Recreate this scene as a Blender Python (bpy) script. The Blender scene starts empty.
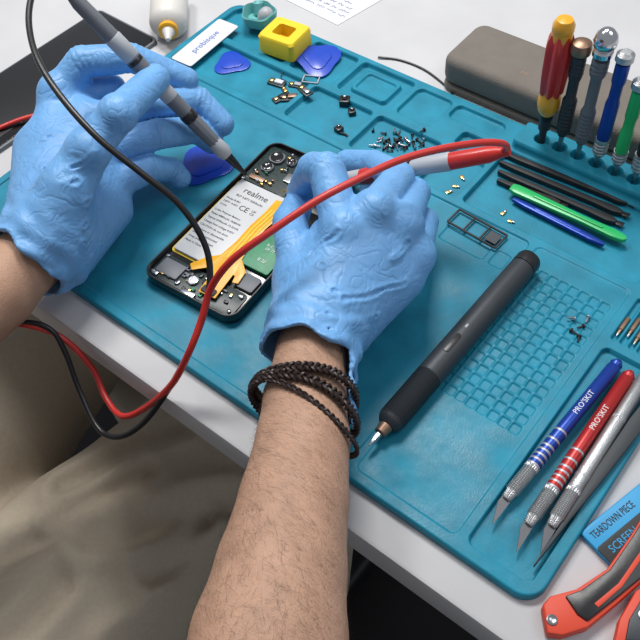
import bpy, bmesh, math, random
import numpy as np
from mathutils import Vector, Matrix
random.seed(4); np.random.seed(4)
PI=math.pi; Z0=0.75; HC=0.41; F=843.0
sc=bpy.context.scene; col=sc.collection
try: sc.view_settings.view_transform='Standard'
except Exception: pass
# ---------------------------------------------------------------- camera frame (x along mat, y across, z up from mat surface)
e1=Vector((1620,978,-843)).normalized(); e2=Vector((1206,-1270,843)); e2=(e2-e1*e2.dot(e1)).normalized(); up=e1.cross(e2)
RT=Vector((e1.x,e2.x,up.x)); DN=Vector((e1.y,e2.y,up.y)); FW=Vector((e1.z,e2.z,up.z)); CAM=Vector((0,0,HC))
def P(u,v,z=0.0):
    d=RT*(u-320)+DN*(v-320)+FW*F
    return CAM+d*((HC-z)/(-d.z))
cd=bpy.data.cameras.new('camera'); cam=bpy.data.objects.new('camera',cd); col.objects.link(cam)
cd.sensor_width=36; cd.lens=36*F/640; cd.clip_start=0.01
m=Matrix.Identity(4)
for i in range(3):
    m[i][0]=RT[i]; m[i][1]=-DN[i]; m[i][2]=-FW[i]
m[0][3],m[1][3],m[2][3]=CAM.x,CAM.y,CAM.z+Z0
cam.matrix_world=m; sc.camera=cam
def FR(u0,v0,u1,v1,z=0.0,z1=None):
    a=P(u0,v0,z); b=P(u1,v1,z if z1 is None else z1); x=(b-a); L=x.length; x.normalize()
    y=Vector((0,0,1)).cross(x).normalized(); zz=x.cross(y)
    M=Matrix.Identity(4)
    for i in range(3): M[i][0]=x[i];M[i][1]=y[i];M[i][2]=zz[i];M[i][3]=a[i]
    M[2][3]+=Z0
    return M,L
# ---------------------------------------------------------------- materials
MT={}
def mat(n,c,r=.5,met=0,bump=0,bs=200,var=0,vs=40,sub=0,coat=0,stretch=None,ridge=0,rs=60,spec=.5,rvar=0):
    if n in MT: return MT[n]
    M=bpy.data.materials.new(n); M.use_nodes=True; nt=M.node_tree; b=nt.nodes['Principled BSDF']
    b.inputs['Base Color'].default_value=(*c,1); b.inputs['Roughness'].default_value=r; b.inputs['Metallic'].default_value=met
    b.inputs['Specular IOR Level'].default_value=spec
    if coat: b.inputs['Coat Weight'].default_value=coat; b.inputs['Coat Roughness'].default_value=.15
    if sub:
        b.inputs['Subsurface Weight'].default_value=sub; b.inputs['Subsurface Radius'].default_value=(.01,.005,.003); b.inputs['Subsurface Scale'].default_value=.5
    tc=nt.nodes.new('ShaderNodeTexCoord'); mp=nt.nodes.new('ShaderNodeMapping'); nt.links.new(tc.outputs['Object'],mp.inputs[0])
    if stretch: mp.inputs['Scale'].default_value=stretch
    nz=nt.nodes.new('ShaderNodeTexNoise'); nz.inputs['Scale'].default_value=vs; nz.inputs['Detail'].default_value=6; nt.links.new(mp.outputs[0],nz.inputs['Vector'])
    rp=nt.nodes.new('ShaderNodeValToRGB'); v=max(var,.02)
    rp.color_ramp.elements[0].position=.3; rp.color_ramp.elements[1].position=.7
    rp.color_ramp.elements[0].color=(*[x*(1-v) for x in c],1); rp.color_ramp.elements[1].color=(*[min(1,x*(1+v)) for x in c],1)
    nt.links.new(nz.outputs['Fac'],rp.inputs[0]); nt.links.new(rp.outputs[0],b.inputs['Base Color'])
    if rvar:
        n4=nt.nodes.new('ShaderNodeTexNoise'); n4.inputs['Scale'].default_value=28; n4.inputs['Detail'].default_value=8; n4.inputs['Roughness'].default_value=.7; nt.links.new(mp.outputs[0],n4.inputs['Vector'])
        mr=nt.nodes.new('ShaderNodeMapRange'); mr.inputs['From Min'].default_value=.35; mr.inputs['From Max'].default_value=.65; mr.inputs['To Min'].default_value=r-rvar; mr.inputs['To Max'].default_value=r+rvar
        nt.links.new(n4.outputs['Fac'],mr.inputs['Value']); nt.links.new(mr.outputs[0],b.inputs['Roughness'])
    last=None
    if ridge:
        n3=nt.nodes.new('ShaderNodeTexNoise'); n3.inputs['Scale'].default_value=rs; n3.inputs['Detail'].default_value=1.5; n3.inputs['Distortion'].default_value=1.0
        nt.links.new(mp.outputs[0],n3.inputs['Vector'])
        s1=nt.nodes.new('ShaderNodeMath'); s1.operation='SUBTRACT'; s1.inputs[1].default_value=.5; nt.links.new(n3.outputs['Fac'],s1.inputs[0])
        s2=nt.nodes.new('ShaderNodeMath'); s2.operation='ABSOLUTE'; nt.links.new(s1.outputs[0],s2.inputs[0])
        s3=nt.nodes.new('ShaderNodeMath'); s3.operation='MULTIPLY'; s3.inputs[1].default_value=10; s3.use_clamp=True; nt.links.new(s2.outputs[0],s3.inputs[0])
        bp=nt.nodes.new('ShaderNodeBump'); bp.inputs['Strength'].default_value=ridge; bp.inputs['Distance'].default_value=.001
        nt.links.new(s3.outputs[0],bp.inputs['Height']); last=bp
    if bump:
        n2=nt.nodes.new('ShaderNodeTexNoise'); n2.inputs['Scale'].default_value=bs; n2.inputs['Detail'].default_value=4; nt.links.new(mp.outputs[0],n2.inputs['Vector'])
        bp=nt.nodes.new('ShaderNodeBump'); bp.inputs['Strength'].default_value=bump; bp.inputs['Distance'].default_value=.001
        nt.links.new(n2.outputs['Fac'],bp.inputs['Height'])
        if last: nt.links.new(last.outputs[0],bp.inputs['Normal'])
        last=bp
    if last: nt.links.new(last.outputs[0],b.inputs['Normal'])
    MT[n]=M; return M
teal=mat('teal silicone',(.006,.215,.325),.5,bump=.14,bs=900,var=.17,vs=55,spec=.38,rvar=.14)
tealpale=mat('pale teal',(.13,.42,.42),.45)
white=mat('white laminate',(.54,.54,.555),.5,var=.06,vs=14,spec=.3)
glove=mat('blue nitrile',(.15,.365,.68),.45,bump=.12,bs=500,var=.08,vs=70,sub=.08,ridge=.26,rs=85,spec=.45)
skin=mat('skin',(.45,.270,.185),.55,bump=.4,bs=900,var=.10,vs=80,sub=.10,spec=.3)
hairm=mat('arm hair',(.045,.025,.017),.6)
khaki=mat('khaki cloth',(.53,.455,.355),.95,bump=.35,bs=1500,var=.05,vs=300,spec=.05)
shirtm=mat('charcoal cloth',(.03,.03,.035),.9,bump=.3,bs=900)
black=mat('black plastic',(.012,.012,.014),.35,bump=.05,bs=400)
blackm=mat('matte black',(.016,.016,.018),.6,bump=.15,bs=700)
blackg=mat('gloss black',(.008,.008,.010),.15,coat=.3)
dgrey=mat('dark grey metal',(.035,.042,.050),.5,met=.2,bump=.05,bs=900)
grip=mat('knurled grey',(.028,.034,.040),.55,met=.2)
lgrey=mat('light grey plastic',(.40,.42,.45),.45)
mgrey=mat('mid grey plastic',(.14,.15,.17),.5)
red=mat('red plastic',(.55,.025,.02),.35,coat=.15)
redc=mat('red rubber cable',(.55,.028,.022),.42,coat=.1)
orange=mat('orange red plastic',(.66,.055,.02),.55)
yellow=mat('yellow plastic',(.85,.60,.02),.5)
yel2=mat('amber plastic',(.80,.38,.02),.3,coat=.3)
blue=mat('blue plastic',(.01,.06,.50),.35,coat=.2)
blueal=mat('blue anodised metal',(.012,.05,.33),.33,met=.4)
redal=mat('red anodised metal',(.42,.022,.022),.35,met=.35)
skyb=mat('bright blue card',(.01,.30,.60),.5)
green=mat('green plastic',(.02,.45,.12),.35,coat=.15)
steel=mat('steel',(.45,.46,.48),.3,met=1,bump=.05,bs=600)
bladem=mat('blade steel',(.18,.18,.19),.42,met=.7)
chrome=mat('chrome',(.66,.67,.69),.15,met=1)
silver=mat('silver aluminium',(.48,.49,.50),.38,met=.85,bump=.3,bs=1500)
bandm=mat('dull silver band',(.42,.43,.46),.4,met=.6)
brass=mat('copper toned metal',(.30,.19,.13),.42,met=.8)
gold=mat('gold metal',(.75,.50,.18),.3,met=.9)
taupe=mat('taupe case',(.165,.145,.125),.8,bump=.4,bs=900,var=.06,vs=80)
taupel=mat('taupe emboss',(.30,.19,.12),.6)
leather=mat('dark brown leather',(.020,.009,.007),.42,bump=.3,bs=900)
orib=mat('amber ribbon',(.80,.40,.015),.35,var=.1,vs=200)
ytape=mat('yellow tape',(.85,.60,.05),.4)
batt=mat('silver label',(.56,.57,.58),.4,var=.03)
pcb=mat('green board',(.01,.24,.10),.45,var=.2,vs=300)
pcbd=mat('dark board',(.02,.035,.035),.4,var=.5,vs=700)
ink=mat('black ink',(.02,.02,.02),.6)
inkb=mat('blue ink',(.02,.12,.45),.5)
inkw=mat('white ink',(.70,.70,.70),.5)
paper=mat('white paper',(.66,.66,.67),.8,var=.02)
bottlem=mat('white bottle plastic',(.66,.64,.60),.4,sub=.1)
floorm=mat('dark floor',(.016,.014,.016),.7,bump=.2,bs=60,var=.3,vs=8)
# ---------------------------------------------------------------- builders
def rr(w,l,r,n=5,cx=0,cy=0):
    pts=[]
    for (sx,sy,a0) in ((1,1,0),(-1,1,90),(-1,-1,180),(1,-1,270)):
        for i in range(n+1):
            a=math.radians(a0+90*i/n); pts.append((cx+sx*(w/2-r)+r*math.cos(a),cy+sy*(l/2-r)+r*math.sin(a)))
    return pts
class MB:
    def __init__(s): s.bm=bmesh.new()
    def _merge(s,b,M):
        me=bpy.data.meshes.new('t'); 
        if M: bmesh.ops.transform(b,matrix=M,verts=b.verts)
        b.to_mesh(me); b.free(); s.bm.from_mesh(me); bpy.data.meshes.remove(me)
    def prism(s,poly,z0,z1,bev=0,M=None,seg=2):
        b=bmesh.new(); lo=[b.verts.new((x,y,z0)) for x,y in poly]; hi=[b.verts.new((x,y,z1)) for x,y in poly]; n=len(poly)
        b.faces.new(hi); b.faces.new(lo[::-1])
        for i in range(n): b.faces.new((lo[i],lo[(i+1)%n],hi[(i+1)%n],hi[i]))
        bmesh.ops.recalc_face_normals(b,faces=b.faces)
        if bev:
            es=[e for e in b.edges if len(e.link_faces)==2 and e.calc_face_angle(0)>.6]
            bmesh.ops.bevel(b,geom=es,offset=bev,segments=seg,affect='EDGES',profile=.5)
        s._merge(b,M); return s
    def box(s,c,d,bev=0,M=None):
        x,y=d[0]/2,d[1]/2
        T=Matrix.Translation(Vector((c[0],c[1],0)))
        return s.prism([(-x,-y),(x,-y),(x,y),(-x,y)],c[2]-d[2]/2,c[2]+d[2]/2,bev,(M@T) if M else T)
    def lathe(s,p0,p1,prof,seg=24,flat=1,lob=None):
        p0=Vector(p0); p1=Vector(p1); a=(p1-p0).normalized()
        q=Vector((0,0,1)) if abs(a.z)<.9 else Vector((0,1,0))
        x=a.cross(q).normalized(); y=x.cross(a).normalized()
        rings=[]
        for t,r in prof:
            c=p0+a*t
            rr_=[r*(1+(lob[1]*math.cos(lob[0]*2*PI*i/seg) if lob else 0)) for i in range(seg)]
            rings.append([s.bm.verts.new(c+x*(rr_[i]*math.cos(2*PI*i/seg))+y*(rr_[i]*flat*math.sin(2*PI*i/seg))) for i in range(seg)])
        for A,B in zip(rings,rings[1:]):
            for i in range(seg): s.bm.faces.new((A[i],A[(i+1)%seg],B[(i+1)%seg],B[i]))
        s.bm.faces.new(rings[0][::-1]); s.bm.faces.new(rings[-1]); return s
    def tube(s,pts,r,seg=10,closed=False):
        pts=[Vector(p) for p in pts]; n=len(pts); R=r if hasattr(r,'__len__') else [r]*n
        t=(pts[1]-pts[0]).normalized(); q=Vector((0,0,1)) if abs(t.z)<.9 else Vector((1,0,0)); x=t.cross(q).normalized(); rings=[]
        for i in range(n):
            if closed: t=(pts[(i+1)%n]-pts[i-1]).normalized()
            else: t=(pts[min(i+1,n-1)]-pts[max(i-1,0)]).normalized()
            x=(x-t*x.dot(t)).normalized(); y=t.cross(x)
            rings.append([s.bm.verts.new(pts[i]+(x*math.cos(2*PI*k/seg)+y*math.sin(2*PI*k/seg))*R[i]) for k in range(seg)])
        pr=list(zip(rings,rings[1:]))
        if closed: pr.append((rings[-1],rings[0]))
        for A,B in pr:
            for k in range(seg): s.bm.faces.new((A[k],A[(k+1)%seg],B[(k+1)%seg],B[k]))
        if not closed: s.bm.faces.new(rings[0][::-1]); s.bm.faces.new(rings[-1])
        return s
    def build(s,name,mt,parent=None,local=True):
        bmesh.ops.recalc_face_normals(s.bm,faces=s.bm.faces)
        me=bpy.data.meshes.new(name); s.bm.to_mesh(me); s.bm.free()
        return link(name,me,mt,parent,local)
def link(name,me,mt,parent,local=True,sharp=True):
    me.materials.append(mt)
    for p in me.polygons: p.use_smooth=True
    if sharp: me.set_sharp_from_angle(angle=math.radians(38))
    o=bpy.data.objects.new(name,me); col.objects.link(o)
    if parent is None and not local:
        c=np.empty(len(me.vertices)*3); me.vertices.foreach_get('co',c); c=c.reshape(-1,3)
        org=Vector(((c[:,0].min()+c[:,0].max())/2,(c[:,1].min()+c[:,1].max())/2,c[:,2].min()))
        me.transform(Matrix.Translation(-org)); o.location=org+Vector((0,0,Z0))
    elif parent is not None:
        o.parent=parent
        if not local: me.transform(parent.matrix_basis.inverted()@Matrix.Translation((0,0,Z0)))
    return o
def tag(o,label,cat,group=None):
    o['label']=label; o['category']=cat
    if group: o['group']=group
    return o
def thing(name,label,cat,M=None,group=None):
    o=bpy.data.objects.new(name,None); col.objects.link(o); o.empty_display_size=.01
    if M is not None: o.matrix_basis=M
    return tag(o,label,cat,group)
def at(u,v,z=0,rot=0):
    p=P(u,v,z); return Matrix.Translation((p.x,p.y,p.z+Z0))@Matrix.Rotation(math.radians(rot),4,'Z')
def xy(x,y,z=0,rot=0): return Matrix.Translation((x,y,z+Z0))@Matrix.Rotation(math.radians(rot),4,'Z')
def text(name,s,size,x,y,z,mt,parent,rot=0,thick=.00005,align='CENTER',M=None,sx=1.0):
    cu=bpy.data.curves.new('t','FONT'); cu.body=s; cu.size=size; cu.extrude=thick; cu.align_x=align; cu.align_y='CENTER'; cu.resolution_u=2
    o=bpy.data.objects.new('t',cu); col.objects.link(o); bpy.context.view_layer.update()
    me=bpy.data.meshes.new_from_object(o.evaluated_get(bpy.context.evaluated_depsgraph_get()))
    bpy.data.objects.remove(o); bpy.data.curves.remove(cu)
    me.transform((M or Matrix.Identity(4))@Matrix.Translation((x,y,z))@Matrix.Rotation(math.radians(rot),4,'Z')@Matrix.Diagonal((sx,1,1,1)))
    me.name=name; me.materials.clear()
    return link(name,me,mt,parent,True)
def spline(pts,n=10):
    pts=[Vector(p) for p in pts]; pp=[pts[0]*2-pts[1]]+pts+[pts[-1]*2-pts[-2]]; out=[]
    for i in range(1,len(pp)-2):
        a,b,c,d=pp[i-1:i+3]
        for k in range(n):
            t=k/n; out.append(.5*((2*b)+(c-a)*t+(2*a-5*b+4*c-d)*t*t+(3*b-a-3*c+d)*t**3))
    out.append(pts[-1]); return out
# ---------------------------------------------------------------- implicit surface mesher
def capd(X,Y,Z,a,b,ra,rb):
    bx,by,bz=b[0]-a[0],b[1]-a[1],b[2]-a[2]; L=bx*bx+by*by+bz*bz+1e-12
    t=np.clip(((X-a[0])*bx+(Y-a[1])*by+(Z-a[2])*bz)/L,0,1)
    return np.sqrt((X-a[0]-t*bx)**2+(Y-a[1]-t*by)**2+(Z-a[2]-t*bz)**2)-(ra+t*(rb-ra))
def smin(a,b,k):
    h=np.clip(.5+.5*(b-a)/k,0,1); return b*(1-h)+a*h-k*h*(1-h)
def nets(fn,lo,hi,res):
    ax=[np.arange(lo[i],hi[i]+res,res,dtype=np.float32) for i in range(3)]
    X,Y,Z=np.meshgrid(*ax,indexing='ij',sparse=True); v=fn(X,Y,Z).astype(np.float32)
    v[v==0]=1e-7; s=v<0; nx,ny,nz=v.shape
    C=[(i,j,k) for i in (0,1) for j in (0,1) for k in (0,1)]
    cnt=np.zeros((nx-1,ny-1,nz-1),np.int8)
    for i,j,k in C: cnt+=s[i:nx-1+i,j:ny-1+j,k:nz-1+k]
    act=(cnt>0)&(cnt<8); I=np.argwhere(act); vid=-np.ones(act.shape,np.int64); vid[act]=np.arange(len(I))
    val={c:v[I[:,0]+c[0],I[:,1]+c[1],I[:,2]+c[2]] for c in C}
    acc=np.zeros((len(I),3)); n=np.zeros(len(I))
    for c in C:
        for a in range(3):
            if c[a]==0:
                d=list(c); d[a]=1; d=tuple(d); A,B=val[c],val[d]; m_=(A<0)!=(B<0); t=np.where(m_,A/np.where(m_,A-B,1),0)
                p=np.tile(np.array(c,float),(len(I),1)); p[:,a]+=t; acc+=p*m_[:,None]; n+=m_
    V=(I+acc/n[:,None])*res+np.array(lo)
    Fs=[]
    for a in range(3):
        sl0=[slice(1,-1)]*3; sl1=[slice(1,-1)]*3; sl0[a]=slice(0,-1); sl1[a]=slice(1,None)
        A=s[tuple(sl0)]; B=s[tuple(sl1)]; E=np.argwhere(A!=B)
        if len(E)==0: continue
        ins=A[tuple(E.T)]; G=E.copy(); b,c=(a+1)%3,(a+2)%3; G[:,b]+=1; G[:,c]+=1
        def q(db,dc):
            H=G.copy(); H[:,b]-=db; H[:,c]-=dc; return vid[H[:,0],H[:,1],H[:,2]]
        Q=np.stack([q(1,1),q(0,1),q(0,0),q(1,0)],1); Q[~ins]=Q[~ins][:,::-1]; Fs.append(Q)
    return V,np.concatenate(Fs)
def netmesh(name,V,Fq,mt,parent):
    me=bpy.data.meshes.new(name); me.from_pydata(V.tolist(),[],Fq.tolist()); me.update()
    return link(name,me,mt,parent,local=False,sharp=False)

# ================================================================ SETTING
fl=MB().box((0,0,-.01),(4,4,.02)).build('floor',floorm); fl['kind']='structure'
TZ=-.0045; TE=.127
t=thing('work_table','white laminate work table under the teal mat','table',xy(-.2,.56,-Z0))
ML=Matrix.Translation((.2,-.56,Z0))
MB().box((-.25,(TE+1.05)/2,TZ-.0125),(1.9,1.05-TE,.025),.003,ML).build('tabletop',white,t)
for sx in (-1.15,.65):
    for sy in (.22,.98):
        MB().box((sx,sy,(TZ-.025-Z0)/2),(.04,.04,Z0+TZ-.025),.003,ML).build('leg',mgrey,t)

# ---------------------------------------------------------------- mat (height field)
MX0,MX1,MY0,MY1=-.471,-.019,.148,.441
def sdr(X,Y,x0,x1,y0,y1,r):
    qx=np.abs(X-(x0+x1)/2)-(x1-x0)/2+r; qy=np.abs(Y-(y0+y1)/2)-(y1-y0)/2+r
    return np.hypot(np.maximum(qx,0),np.maximum(qy,0))+np.minimum(np.maximum(qx,qy),0)-r
WS=.0008
def ss(d,w=None): 
    t=np.clip(.5-d/(w or WS),0,1); return t*t*(3-2*t)
step=.00050; gx=np.linspace(MX0,MX1,int((MX1-MX0)/step)); gy=np.linspace(MY0,MY1,int((MY1-MY0)/step))
GX,GY=np.meshgrid(gx,gy,indexing='ij')
Hh=np.full(GX.shape,.0016)
def rec(x0,x1,y0,y1,d,r=.003): 
    global Hh; Hh=Hh-d*ss(sdr(GX,GY,x0,x1,y0,y1,r))
def setr(x0,x1,y0,y1,h,r=.003):
    global Hh; w=ss(sdr(GX,GY,x0,x1,y0,y1,r)); Hh=Hh*(1-w)+h*w
rec(-.465,-.136,.155,.347,.0016,.004)
rec(-.131,-.068,.155,.347,.0008,.004)
for a in ((-.465,-.352,.353,.392),(-.347,-.292,.353,.392),(-.287,-.232,.353,.392),(-.227,-.197,.353,.392),
          (-.465,-.385,.399,.436),(-.380,-.338,.399,.436),(-.333,-.285,.399,.436),(-.192,-.068,.353,.4125),(-.227,-.197,.397,.412)):
    rec(*a,.0044,.004)
for a in ((-.280,-.250,.401,.434),(-.246,-.205,.418,.434)): rec(*a,.0030,.005)
setr(-.325,-.293,.405,.430,.0008,.004)
setr(-.322,-.296,.408,.427,-.0012,.003)
for i in range(4): rec(-.281+.013*i,-.271+.013*i,.340,.3445,.0016,.0015)
setr(-.192,-.024,.416,.4385,.0085,.003)
HOLES=[-.1755+.0137*i for i in range(11)]
for hx in HOLES:
    d=np.hypot(GX-hx,GY-.4275)-.0046; w=ss(d,.0012); Hh=Hh*(1-w)+.0005*w
rec(-.062,-.026,.156,.302,.0034,.004); rec(-.062,-.026,.353,.4125,.0034,.004)
# slotted bit holder
for k in range(7): rec(-.0620+k*.0053,-.0586+k*.0053,.309,.345,.0028,.0015)
for i in range(8):
    for j in range(15):
        cx=-.1238+i*.0069; cy=.2258+j*.0073
        d=sdr(GX,GY,cx-.0028,cx+.0028,cy-.0030,cy+.0030,.0010)
        Hh=Hh-ss(d,.0005)*.0011
for (x0,x1,y0,y1) in ((-.187,-.154,.318,.331),(-.150,-.140,.318,.331)): rec(x0,x1,y0,y1,.0008,.002)
def hat(x,y): return float(Hh[min(max(int(round((x-MX0)/(MX1-MX0)*(len(gx)-1))),0),len(gx)-1),min(max(int(round((y-MY0)/(MY1-MY0)*(len(gy)-1))),0),len(gy)-1)])
def ond(u,v,rot=0):
    z=0
    for _ in range(3):
        p=P(u,v,z); z=hat(p.x,p.y)
    return xy(p.x,p.y,z+.0001,rot)
VX,VY=GX.copy(),GY.copy(); cr=.012
for sx,sy in ((MX0+cr,MY0+cr),(MX1-cr,MY0+cr),(MX0+cr,MY1-cr),(MX1-cr,MY1-cr)):
    mk=((GX<sx) if sx<-.2 else (GX>sx))&((GY<sy) if sy<.3 else (GY>sy)); dx=GX-sx; dy=GY-sy; r=np.hypot(dx,dy)+1e-9
    s_=np.where(mk,np.maximum(np.abs(dx),np.abs(dy))/r,1); VX=np.where(mk,sx+dx*s_,VX); VY=np.where(mk,sy+dy*s_,VY)
e=sdr(VX,VY,MX0,MX1,MY0,MY1,cr); HH=Hh-.0012*np.clip(1+e/.0012,0,1)**2
nx,ny=VX.shape; V=np.stack([VX,VY,HH],-1).reshape(-1,3); idx=np.arange(nx*ny).reshape(nx,ny)
Q=np.stack([idx[:-1,:-1],idx[1:,:-1],idx[1:,1:],idx[:-1,1:]],-1).reshape(-1,4)
per=list(idx[:,0])+list(idx[-1,1:])+list(idx[-2::-1,-1])+list(idx[0,-2:0:-1])
base=V[per].copy(); base[:,2]=TZ; nb=len(V); V=np.vstack([V,base]); npn=len(per)
sk=[[per[(i+1)%npn],per[i],nb+i,nb+(i+1)%npn] for i in range(npn)]
me=bpy.data.meshes.new('repair_mat'); me.from_pydata(V.tolist(),[],Q.tolist()+sk); me.update()
matob=link('repair_mat',me,teal,None,local=False,sharp=False)
tag(matob,'large teal silicone repair mat with moulded trays lying on the white table','mat')

# ================================================================ PHONE
pc=(-.2872,.2535)
ph=thing('smartphone','opened black smartphone with its battery and ribbon exposed, under the probe tips','phone',xy(pc[0],pc[1],0.0002,4))
W,L=.073,.142
MB().prism(rr(W,L,.009,8),0,.0055,.0012).build('back_frame',blackg,ph)
b=MB(); ro=rr(W,L,.009,8); ri=rr(W-.0024,L-.0024,.0080,8); n=len(ro)
vo=[[b.bm.verts.new((x,y,z)) for x,y in q] for q,z in ((ro,.005),(ro,.0080),(rr(W-.0008,L-.0008,.0087,8),.0084),(ri,.0084),(ri,.005))]
for A,B in zip(vo,vo[1:]+vo[:1]):
    for i in range(n): b.bm.faces.new((A[i],A[(i+1)%n],B[(i+1)%n],B[i]))
b.build('rim',black,ph)
MB().prism([(-.0342,.067),(-.0342,.030),(-.004,.030),(-.002,.028),(.0342,.028),(.0342,.060),(.028,.067)],.0055,.0062,.0002).build('main_board',pcbd,ph)
MB().prism(rr(.066,.019,.003,3,0,-.0590),.0055,.0063,.0002).build('lower_board',pcbd,ph)
MB().prism(rr(.0430,.0740,.003,4,-.0122,-.009),.0055,.0064,.0002).build('adhesive_border',ytape,ph)
ba=MB().prism(rr(.0415,.0725,.002,3,-.0112,-.0085),.0062,.0086,.0006).build('battery',batt,ph)
text('lettering','realme',.0072,-.0135,.0200,.0087,ink,ba)
text('lettering','BLP 3.87V 5000mAh',.0026,-.0145,.0138,.0087,ink,ba)
text('lettering','CE',.0062,-.013,.0055,.0087,ink,ba)
text('lettering','UK\nCA',.0026,-.0055,.0055,.0087,ink,ba)
for k in range(3): text('lettering',['Model B 801','3.87V  4.45V','Li-ion'][k],.0023,-.0300,.0088-.0033*k,.0087,ink,ba,align='LEFT')
for k in range(9): text('lettering',['Li-ion Polymer Battery','Rated 4880mAh 18.88Wh','Typical 5000mAh 19.35Wh','Charge limit voltage 4.45V','CAUTION do not short','puncture or disassemble','Dispose as instructed','Keep away from heat','Made in China'][k],.0023,-.0300,-.0035-.0039*k,.0087,ink,ba,align='LEFT')
rb=[(.001,.023),(.010,.0255),(.0235,.030),(.0250,.024),(.0165,.018),(.0120,.010),(.0105,-.002),(.0108,-.018),(.0130,-.030),(.0215,-.037),(.0230,-.047),(.0190,-.048),(.0175,-.0430),(.0160,-.0430),(.0180,-.0635),(.0055,-.0645),(.004,-.052),(-.002,-.047),(-.009,-.0535),(-.0130,-.050),(-.0075,-.040),(-.001,-.034),(.0005,-.020),(.0000,-.004),(.0012,.010)]
MB().prism(rb,.0087,.0093,.0002).build('ribbon_cable',orib,ph)
for x in (.0025,.0050,.0075):
    MB().prism([(x+.0010,-.034),(x+.0018,-.034),(x+.0006,-.005),(x+.0022,.014),(x+.0014,.014),(x-.0002,-.005)],.0093,.0095).build('ribbon_trace',ytape,ph)
MB().prism(rr(.010,.005,.0008,2,.0112,-.0610),.0093,.0104,.0003).build('ribbon_connector',blackm,ph)
gb=MB().prism(rr(.0225,.046,.0015,3,.0228,-.009),.0055,.0086,.0004).build('green_label',pcb,ph)
text('lettering','CE IC',.0036,.0235,.006,.0087,inkw,gb); text('lettering','SN 0421\n882 16',.0030,.0235,-.003,.0087,inkw,gb); text('lettering','R-C 55\n09 77',.0030,.0235,-.013,.0087,inkw,gb); text('lettering','B 20',.0034,.0240,-.024,.0087,inkw,gb)
MB().prism(rr(.012,.012,.0015,3,.0275,-.042),.0055,.0080,.0004).build('speaker_box',mgrey,ph)
for (x,y,r) in ((-.0235,.0575,.0048),(-.0240,.0465,.0038),(-.0120,.0590,.0030)):
    cmm=MB().prism(rr(2.25*r,2.25*r,r*.9,5,x,y),.0062,.0083,.0004).build('camera_module',mgrey,ph)
    MB().lathe((x,y,.0083),(x,y,.02),[(0,r*.95),(.0008,r*.95),(.0010,r*.75),(.0006,r*.55),(.0004,.0001)],24).build('lens',blackg,cmm)
for (w,l,x,y,mm) in ((.013,.008,-.001,.0455,steel),(.011,.012,.0245,.0490,lgrey),(.009,.005,.006,.0605,brass),(.007,.009,.0115,.0450,dgrey),(.012,.004,-.024,.0345,brass),(.009,.006,.006,.0345,steel)):
    MB().prism(rr(w,l,.0008,2,x,y),.0062,.0079,.0003).build('shield_can',mm,ph)
for k in range(64):
    x=random.uniform(-.031,.031); y=random.uniform(.031,.065)
    if x<-.016 and y>.042: continue
    MB().box((x,y,.0074),(random.uniform(.0008,.0026),random.uniform(.0008,.0020),.0022),.0001).build('chip',[gold,steel,black,lgrey,brass,pcb,black][k%7],ph)
for k in range(36):
    x=random.uniform(-.030,.030); y=-.059+random.uniform(-.0075,.0075)
    MB().box((x,y,.0070),(random.uniform(.0012,.0040),random.uniform(.0010,.0030),.0014),.0002).build('chip',[black,steel,mgrey,gold,black,pcb][k%6],ph)
for (x,y) in ((-.031,-.051),(-.012,-.0655),(.030,-.053),(.030,-.0655),(-.0325,.030),(.031,.032),(.014,.065),(.030,.062),(-.031,-.0655)):
    MB().lathe((x,y,.0064),(x,y,.02),[(0,.0013),(.0012,.0013),(.0014,.0009),(.0009,.0005)],12).build('screw',steel,ph)
MB().lathe((-.004,-.0585,.0062),(-.004,-.0585,.02),[(0,.0036),(.0018,.0036),(.0020,.0030),(.0016,.0028)],20).build('vibration_motor',steel,ph)
MB().prism(rr(.017,.012,.001,2,-.022,-.0585),.0062,.0080,.0004).build('loudspeaker',mgrey,ph)
MB().box((0,-.0685,.0068),(.010,.004,.0024),.0004).build('charging_port',steel,ph)

# ================================================================ ELECTRIC SCREWDRIVER
Mf,L=FR(368,447,524,266,.0082)
t=thing('electric_screwdriver','dark grey pen-shaped electric screwdriver lying diagonally across the mat','screwdriver',Mf)
r=.0079
MB().lathe((.056,0,0),(1,0,0),[(0,r*.98),(.001,r),(L-.060,r),(L-.058,r*.97)],40).build('body',dgrey,t)
MB().lathe((L-.002,0,0),(1,0,0),[(0,r*.9),(.0005,r*1.0),(.007,r),(.009,r*.9),(.0098,r*.5)],32).build('end_cap',black,t)
pr=[(0,.0046),(.002,.0064),(.004,r*.93)]
for k in range(27): pr+=[(.005+k*.0013,r*.93),(.0057+k*.0013,r*1.0)]
MB().lathe((.016,0,0),(1,0,0),pr+[(.0405,r*.97)],72,lob=(24,.016)).build('knurled_grip',grip,t)
MB().lathe((.0100,0,0),(1,0,0),[(0,.0026),(.0006,.0034),(.0065,.0042)],24).build('bit_holder',brass,t)
MB().lathe((.001,0,0),(1,0,0),[(0,.0006),(.002,.0011),(.004,.0016),(.0100,.0017)],6).build('bit',steel,t)
MB().prism(rr(.015,.0036,.0017,5,.078,0),r-.0015,r+.0003,.0002).build('button',black,t)
MB().prism(rr(.0030,.0014,.0006,4,.0925,0),r-.001,r+.0002,.0001).build('indicator',lgrey,t)

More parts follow.
